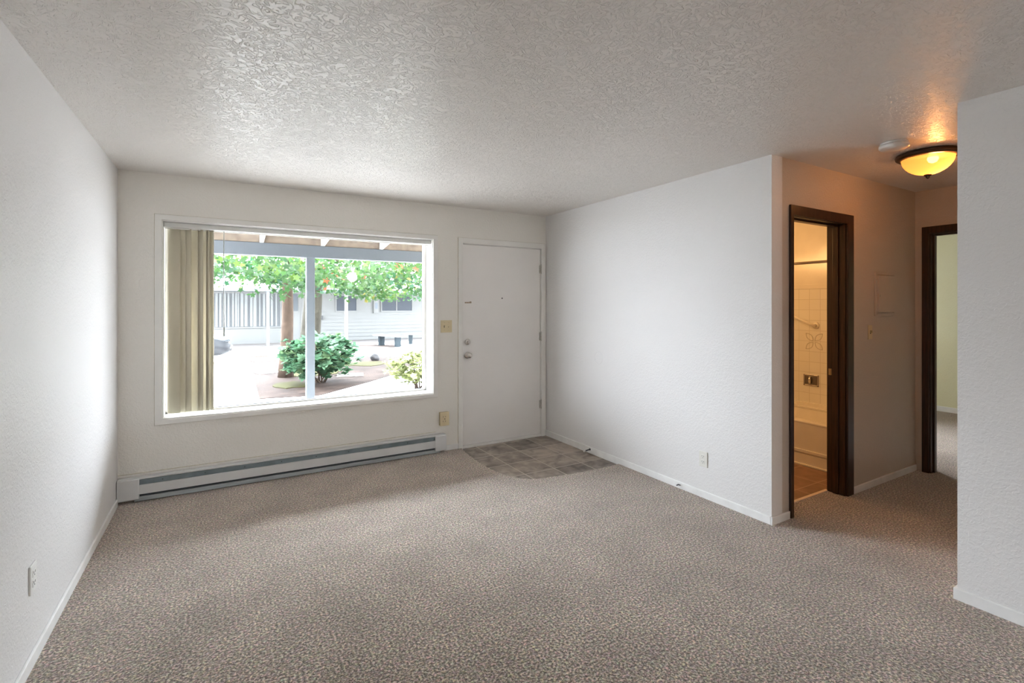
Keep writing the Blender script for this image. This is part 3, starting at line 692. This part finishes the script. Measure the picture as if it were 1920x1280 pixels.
for i, (a, c) in enumerate(zip([-.95]+xsr, xsr+[2.3])):
    tag(bx('blocking_board', M_tanboard, None, a+.022, c-.022, 6.09, 6.13, PB1, PB1+.084), ['weathered board above the porch beam behind the blind stack end', 'weathered board between the blind and first visible rafter', 'stained weathered board with brown damage between two rafters', 'weathered board between the post rafter and the next rafter', 'weathered board above the beam at the entry end'][i], 'board', 'boards above the porch beam')

# ------------------------------------------------------------ courtyard ground
M_dirt = plain('bark_dirt', (.024, .0165, .0135), .95, spec=.04, var=.5, vscale=3, bump=.01, bscale=30)
M_moss = plain('mossy_soil', (.024, .022, .006), .95, spec=.04, var=.3, vscale=5)
bed = [(.67, 17.3), (.52, 9.37), (1.47, 9.2), (2.56, 10.23), (3.31, 11.04), (3.97, 12.09), (5.3, 13.6), (5.4, 14.3), (3.48, 15.86), (1.8, 17.4)]
structure(MB().poly(bed, GZ-.01, GZ+.012).build('ground', M_dirt), 'brown bark planting bed around the trees', 'planting bed')
structure(MB().poly([(3.3, 19.6), (4.6, 20.2), (6.4, 19.2), (5.3, 17.9), (4.2, 17.6)], GZ-.01, GZ+.012).build('ground', plain('pale_dirt', (.034, .027, .024), .95, spec=.04, var=.3, vscale=3)), 'pale soil patch near the far benches', 'planting bed')
structure(MB().poly([(6.2, 17.1), (9.5, 18.6), (9.8, 16.5), (6.4, 16.0)], GZ-.01, GZ+.012).build('ground', M_dirt), 'brown soil strip across the far path', 'planting bed')
def moss(cx, cy, rx, ry, seed, label):
    random.seed(seed)
    pts = [(cx+rx*math.cos(a)*random.uniform(.7, 1.1), cy+ry*math.sin(a)*random.uniform(.7, 1.1)) for a in [2*PI*k/16 for k in range(16)]]
    structure(MB().poly(pts, GZ+.0, GZ+.022).build('ground', M_moss), label, 'moss')
moss(1.75, 12.1, .75, .5, 1, 'mossy patch around the tree trunk foot'); moss(3.3, 13.4, .7, .55, 2, 'mossy patch in the middle of the bed'); moss(1.15, 10.6, .35, .5, 3, 'mossy patch near the shrub')
def slab_stone(x, y, a, b_, rz, label, z=GZ+.012, h=.03):
    M_ = Matrix.Translation((x, y, z+h/2)) @ Matrix.Rotation(rz, 4, 'Z')
    o = MB().box(-a, a, -b_, b_, -h/2, h/2, bev=.01, M=M_).build('stepping_stone', M_conc)
    tag(o, label, 'stepping stone', 'stepping stones in the bed')
slab_stone(.86, 12.85, .22, .22, .3, 'flat pale stepping stone at the corner of the bed')
slab_stone(1.25, 15.7, .55, .25, .2, 'long flat stepping stone just before the thin tree')
slab_stone(2.45, 11.35, .28, .18, -.2, 'flat stepping stone to the right of the green shrub')
random.seed(9)
m = MB(); r_ = bmesh.ops.create_icosphere(m.bm, subdivisions=3, radius=.13)
for v in r_['verts']: v.co = v.co*(1+.25*noise.noise(v.co*9)) ; v.co.z *= .9
for v in r_['verts']: v.co += Vector((3.745, 14.15, GZ+.10))
tag(m.build('rock', plain('grey_rock', (.022, .02, .021), .8, var=.3, vscale=20)), 'small grey rock at the back edge of the bark bed', 'rock')

# ------------------------------------------------------------ plants
def star_leaf(bm, layer, c, s, n_, rng, color, lobes=5):
    d = n_.normalized(); u = d.orthogonal().normalized(); u = Matrix.Rotation(rng.uniform(0, 2*PI), 3, d) @ u; v = d.cross(u)
    vs = []
    K = lobes*2
    for k in range(K):
        a = 2*PI*k/K; r = s*(1.0 if k % 2 == 0 else .48)
        vs.append(bm.verts.new(c + (u*math.cos(a) + v*math.sin(a))*r + d*(s*.12 if k % 2 == 0 else 0)*rng.uniform(-1, 1)))
    f = bm.faces.new(vs)
    for lp_ in f.loops: lp_[layer] = (*color, 1)
def oval_leaf(bm, layer, c, s, n_, dirv, rng, color):
    u = dirv.normalized(); v = n_.cross(u).normalized()*.34*s
    p = [c, c+u*s*.35+v, c+u*s*.75+v*.8, c+u*s*1.1, c+u*s*.75-v*.8, c+u*s*.35-v]
    f = bm.faces.new([bm.verts.new(q) for q in p])
    for lp_ in f.loops: lp_[layer] = (*color, 1)
def rnd_dir(rng):
    while True:
        v = Vector((rng.uniform(-1, 1), rng.uniform(-1, 1), rng.uniform(-1, 1)))
        if .05 < v.length < 1: return v.normalized()
GREENS = [(.011, .034, .007), (.017, .048, .010), (.027, .058, .011), (.012, .042, .018), (.040, .070, .012), (.015, .044, .008)]
M_bark1 = plain('peeling_tan_bark', (.045, .031, .023), .9, spec=.1, var=.3, vscale=7, bump=.01, bscale=18)
M_bark2 = plain('grey_green_bark', (.030, .027, .021), .9, spec=.1, var=.3, vscale=6, bump=.01, bscale=18)
def tree(loc, r0, height, crown, n_leaves, label, bark, seed, lean=(0, 0)):
    rng = random.Random(seed)
    t = empty('maple_tree', loc, label, 'tree')
    L = Vector(loc); pts = []; rads = []
    for i in range(9):
        q = i/8; pts.append(L + Vector((lean[0]*q + .02*math.sin(q*7+seed), lean[1]*q, height*q - .02))); rads.append(r0*(1.18 if i == 0 else 1-.45*q))
    m = MB().tube(pts, rads, 18); m.build('trunk', bark, t)
    (cx, cy, cz, rx, ry, rz) = crown
    m = MB(); ends = []
    for k in range(16):
        s = pts[6+k % 3]; a = rng.uniform(0, 2*PI)
        e = Vector((cx+rx*.8*math.cos(a), cy+ry*.6*math.sin(a), cz+rng.uniform(-.8, .5)*rz))
        mid = (s+e)/2 + Vector((0, 0, rng.uniform(.1, .5)))
        m.tube([s, mid, e], [.05, .032, .012], 7)
        for j in range(3):
            e2 = mid + (e-mid)*rng.uniform(.3, .9) + rnd_dir(rng)*.5; m.tube([mid+(e-mid)*.2, e2], [.018, .006], 5)
    m.build('branches', bark, t)
    m = MB(); lay = m.bm.loops.layers.float_color.new('leaf_color')
    sprays = []
    for k in range(n_leaves//22):
        a = rng.uniform(0, 2*PI); rr = math.sqrt(rng.uniform(.0, 1)); low = rng.random() < .55
        z = cz - rz*math.sqrt(max(0, 1-rr*rr*.8))*rng.uniform(.75, 1.0) if low else cz + rz*rng.uniform(-.6, .9)*math.sqrt(max(.05, 1-rr*rr))
        sprays.append((Vector((cx+rx*rr*math.cos(a), cy+ry*rr*math.sin(a), z)), rng.choice(GREENS), rng.random()))
    for c, g, o_ in sprays:
        for j in range(22):
            p = c + Vector((rng.gauss(0, .28), rng.gauss(0, .28), rng.gauss(0, .13)))
            if p.z < 1.55: p.z = 1.55 + rng.random()*.35
            p.y = min(max(p.y, cy-ry-.25), cy+ry+.15)
            k = rng.uniform(.8, 1.25); cc = tuple(x*k for x in g)
            if o_ > .985 and rng.random() < .3: cc = (.12, .035, .010)
            elif o_ < .04 and rng.random() < .5: cc = (.10, .085, .01)
            star_leaf(m.bm, lay, p, rng.uniform(.055, .085), Vector((rng.gauss(0, .6), rng.gauss(-.5, .6), rng.gauss(.7, .5))), rng, cc)
    fo = m.build('foliage', M_leaf, t, recalc=False); fo['kind'] = 'stuff'
    return t
tree((1.20, 11.9, GZ), .145, 3.6, (1.2, 10.5, 2.95, 3.4, 1.8, 1.15), 5200, 'maple tree with tan peeling trunk growing from the bark bed', M_bark1, 11, (.0, 0))
tree((2.05, 14.6, GZ), .29, 4.3, (4.6, 15.1, 3.3, 4.6, 2.0, 1.65), 9500, 'thick grey trunked maple behind the porch post', M_bark2, 23, (.2, 0))

def shrub(loc, rx, ry, hz, n, label, cols, seed, leaf=.10, stems=9):
    rng = random.Random(seed); L = Vector(loc)
    t = empty('shrub', loc, label, 'shrub')
    m = MB(); tips = []
    for k in range(stems):
        a = 2*PI*k/stems + rng.uniform(-.3, .3); rr = rng.uniform(.35, .95)
        e = L + Vector((rx*rr*math.cos(a), ry*rr*math.sin(a), hz*rng.uniform(.6, .95))); mid = L + (e-L)*.45 + Vector((0, 0, -.05))
        m.tube([L + Vector((rng.uniform(-.08, .08), rng.uniform(-.08, .08), -.02)), mid, e], [.016, .012, .005], 6); tips.append(e)
        for j in range(3):
            e2 = mid + rnd_dir(rng)*.22 + Vector((0, 0, .15)); m.tube([mid, e2], [.008, .004], 5); tips.append(e2)
    m.build('stems', M_bark1, t)
    m = MB(); lay = m.bm.loops.layers.float_color.new('leaf_color')
    for k in range(n//9):
        if k < len(tips): c = tips[k]
        else:
            d = rnd_dir(rng); rr = rng.uniform(.55, 1.0)
            bump_ = 1 + .22*noise.noise(d*2.2 + Vector((seed, 0, 0)))
            c = L + Vector((d.x*rx*rr*bump_, d.y*ry*rr*bump_, hz*(.56 + .46*d.z*rr*bump_)))
        g = rng.choice(cols); up = Vector((rng.gauss(0, .4), rng.gauss(0, .4), 1)).normalized()
        for j in range(9):
            a = 2*PI*j/9 + rng.uniform(-.2, .2)
            u = up.orthogonal().normalized(); u = Matrix.Rotation(a, 3, up) @ u; u = (u + up*rng.uniform(-.25, .5)).normalized()
            k2 = rng.uniform(.8, 1.2)
            oval_leaf(m.bm, lay, c, leaf*rng.uniform(.8, 1.2), up, u, rng, tuple(x*k2 for x in g))
    fo = m.build('foliage', M_leaf, t, recalc=False); fo['kind'] = 'stuff'
    return t
shrub((1.72, 10.65, GZ), .80, .62, 1.0, 3600, 'leafy green shrub in the bark bed next to the porch post', [(.050, .110, .058), (.075, .140, .080), (.038, .088, .048), (.09, .145, .070)], 4, .105)
shrub((3.20, 8.95, GZ), .62, .55, .72, 2600, 'yellow green shrub beside the white path near the window edge', [(.18, .20, .085), (.22, .235, .10), (.16, .19, .075)], 8, .075)

# ------------------------------------------------------------ building across the courtyard
FY = 22.7
bd = empty('building', (4, FY, GZ), 'low white sided apartment building across the courtyard', 'building')
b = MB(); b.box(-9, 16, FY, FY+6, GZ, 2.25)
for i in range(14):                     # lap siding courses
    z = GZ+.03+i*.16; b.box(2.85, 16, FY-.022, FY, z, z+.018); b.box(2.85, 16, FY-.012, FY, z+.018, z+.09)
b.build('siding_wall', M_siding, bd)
b = MB()
vs = [b.bm.verts.new(c) for c in ((-9.5, FY-1.55, 2.02), (16.5, FY-1.55, 2.02), (16.5, FY+3, 2.75), (-9.5, FY+3, 2.75), (-9.5, FY-1.55, 2.10), (16.5, FY-1.55, 2.10), (16.5, FY+3, 2.85), (-9.5, FY+3, 2.85))]
for f in ((0,1,2,3), (7,6,5,4), (0,4,5,1), (1,5,6,2), (2,6,7,3), (3,7,4,0)): b.bm.faces.new([vs[i] for i in f])
b.build('roof', plain('pale_roof', (.45, .46, .47), .8), bd)
bx('eave_fascia', plain('blue_grey_fascia', (.045, .052, .065), .6), bd, -9.5, 16.5, FY-1.60, FY-1.55, 1.98, 2.10)
M_pane = plain('dim_window_pane', (.036, .040, .047), .5, spec=.05)
M_pane_lit = plain('pale_blind_behind_glass', (.072, .075, .078), .6, spec=.05)
def far_window(x0, x1, z0, z1, mull, striped=False):
    f = MB(); t_ = .05
    f.box(x0-t_, x1+t_, FY-.05, FY+.01, z0-t_, z0); f.box(x0-t_, x1+t_, FY-.05, FY+.01, z1, z1+t_); f.box(x0-t_, x0, FY-.05, FY+.01, z0, z1); f.box(x1, x1+t_, FY-.05, FY+.01, z0, z1)
    for mx_ in mull: f.box(mx_-.025, mx_+.025, FY-.05, FY+.01, z0, z1)
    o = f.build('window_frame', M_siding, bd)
    MB().box(x0, x1, FY-.03, FY-.02, z0, z1).build('pane', M_pane_lit if striped else M_pane, o)
    if striped:
        rng = random.Random(2); g = MB(); x = x0+.02
        while x < x1-.03:
            wd = rng.uniform(.04, .11); g.box(x, min(x+wd, x1), FY-.045-rng.random()*.02, FY-.031, z0+.02, z1-.01); x += wd + rng.choice([.015, .03, .05, .09])
        g.build('blind_slats', plain('pale_blind', (.10, .105, .105), .6), o)
far_window(-.9, 2.03, .56, 1.93, (1.05,), True)
far_window(4.30, 5.16, 1.20, 1.86, (4.76,)); far_window(6.32, 7.76, 1.19, 1.95, (7.01,))
bx('door', plain('grey_blue_far_door', (.03, .036, .043), .5), bd, 2.50, 2.72, FY-.03, FY, 1.2, 1.93)
bx('door_panel', M_siding, bd, 2.44, 2.80, FY-.02, FY, -.05, 1.2)
bx('notice_board', M_siding, bd, 5.92, 6.16, FY-.10, FY, 1.08, 1.66, bev=.01)
bx('notice', plain('bluish_notice', (.05, .062, .08), .5), bd, 5.98, 6.10, FY-.11, FY-.10, 1.28, 1.56)
bx('mailbox', plain('black_mailbox', (.015, .015, .018), .5), bd, 3.48, 3.72, FY-.16, FY-.02, .82, .98, bev=.02)
structure(bx('walkway', plain('far_walk', (.075, .066, .062), .9, var=.1), None, .3, 9.5, 21.2, FY, GZ, GZ+.02), 'greyish concrete walk in front of the far building', 'walkway')
for x, lab in ((1.47, 'pale blue post under the far eave in front of the striped blinds'), (4.72, 'white post under the far eave in front of the small window')):
    y = FY-1.5
    x = x*(y/FY) if x > 2 else x
    tag(bx('eave_post', plain('far_post_'+str(int(x*10)), (.075, .088, .10) if x < 2 else (.3, .3, .3), .6), None, x-.055, x+.055, y-.055, y+.055, GZ, 1.98, bev=.006), lab, 'post', 'posts under the far eave')

# benches
def bench(x, y, rz, ln, label):
    t = empty('bench', (x, y, GZ), label, 'bench', 'concrete benches')
    M_ = Matrix.Translation((x, y, GZ)) @ Matrix.Rotation(rz, 4, 'Z')
    b = MB()
    for k in range(3): b.box(-ln/2, ln/2, -.22+k*.15, -.08+k*.15, .38, .43, bev=.008, M=M_)
    b.build('seat', plain('weathered_white_plank', (.10, .097, .095), .8, spec=.1), t)
    for s in (-1, 1):
        MB().box(s*(ln/2-.28)-.05, s*(ln/2-.28)+.05, -.12, .12, 0, .38, bev=.006, M=M_).build('leg', plain('grey_blue_leg', (.026, .033, .038), .8, spec=.05), t)
    return t
bench(5.55, 18.85, math.radians(-68), 1.55, 'white topped bench with two grey legs on the courtyard path')
bench(7.05, 19.2, math.radians(-35), 1.6, 'white topped bench partly cut off by the window edge')

# ------------------------------------------------------------ parked car
cr = empty('car', (-1.9, 15.9, GZ), 'silver parked car whose nose shows beside the bunched blind', 'car')
M_car = plain('silver_car_paint', (.024, .025, .028), .35, spec=.2)
# body: cross sections along the length (x from -4.3 to 0 at the nose)
sec = [(-4.30, .45, .70, .72), (-4.15, .28, .95, .84), (-3.6, .22, 1.0, .87), (-2.6, .20, .98, .88), (-1.4, .20, .96, .88), (-.7, .21, .86, .86), (-.25, .22, .74, .80), (-.06, .27, .64, .70), (0.0, .36, .54, .60)]
def car_loft(secs, name, mat, cuts=12):
    m = MB(); rings = []
    for (x, z0, z1, hw) in secs:
        ring = []
        for k in range(20):
            a = 2*PI*k/20; cx_, sz_ = math.cos(a), math.sin(a)
            ex = math.copysign(abs(cx_)**.45, cx_); ez = math.copysign(abs(sz_)**.45, sz_)
            ring.append(m.bm.verts.new(M_c @ Vector((x, hw*ex, (z0+z1)/2 + (z1-z0)/2*ez))))
        rings.append(ring)
    for a, c in zip(rings, rings[1:]):
        for k in range(20):
            f = m.bm.faces.new((a[k], a[(k+1)%20], c[(k+1)%20], c[k])); f.smooth = True
    m.bm.faces.new(rings[0]); m.bm.faces.new(rings[-1][::-1])
    return m.build(name, mat, cr)
M_c = Matrix.Translation((.12, 16.05, GZ)) @ Matrix.Rotation(math.radians(4), 4, 'Z')
body = car_loft(sec, 'body', M_car)
car_loft([(-3.9, .9, 1.0, .68), (-3.5, .92, 1.36, .66), (-2.9, .92, 1.43, .64), (-2.0, .92, 1.42, .64), (-1.55, .9, 1.22, .68), (-1.15, .88, .97, .72)], 'cabin', plain('tinted_car_glass', (.03, .035, .04), .1))
for x in (-3.45, -.85):
    for s in (-1, 1):
        m = MB(); m.lathe([(.17, -.10), (.31, -.10), (.325, -.05), (.325, .05), (.31, .10), (.17, .10)], (0, 0, 0), 'Y', 28)
        for v in m.bm.verts: v.co = M_c @ (v.co + Vector((x, s*.79, .325)))
        wheel = m.build('wheel', plain('tyre_rubber', (.03, .03, .03), .8), cr)
        m = MB(); m.lathe([(.165, .085), (.17, .10), (.10, .085), (.03, .09)], (0, 0, 0), 'Y', 20)
        for v in m.bm.verts:
            c = v.co.copy(); c.y *= s; v.co = M_c @ (c + Vector((x, s*.79, .325)))
        m.build('hubcap', M_chrome, wheel)
for s in (-1, 1):
    m = MB(); r_ = bmesh.ops.create_icosphere(m.bm, subdivisions=2, radius=1)
    for v in r_['verts']: v.co = M_c @ (Vector((v.co.x*.17, v.co.y*.12, v.co.z*.07)) + Vector((-.16, s*.60, .64)))
    m.build('headlight', plain('dark_headlight', (.02, .024, .03), .2), cr)
m = MB().box(-.03, .03, -.5, .5, .34, .43, bev=.012, M=M_c); m.build('grille', M_dark, cr)
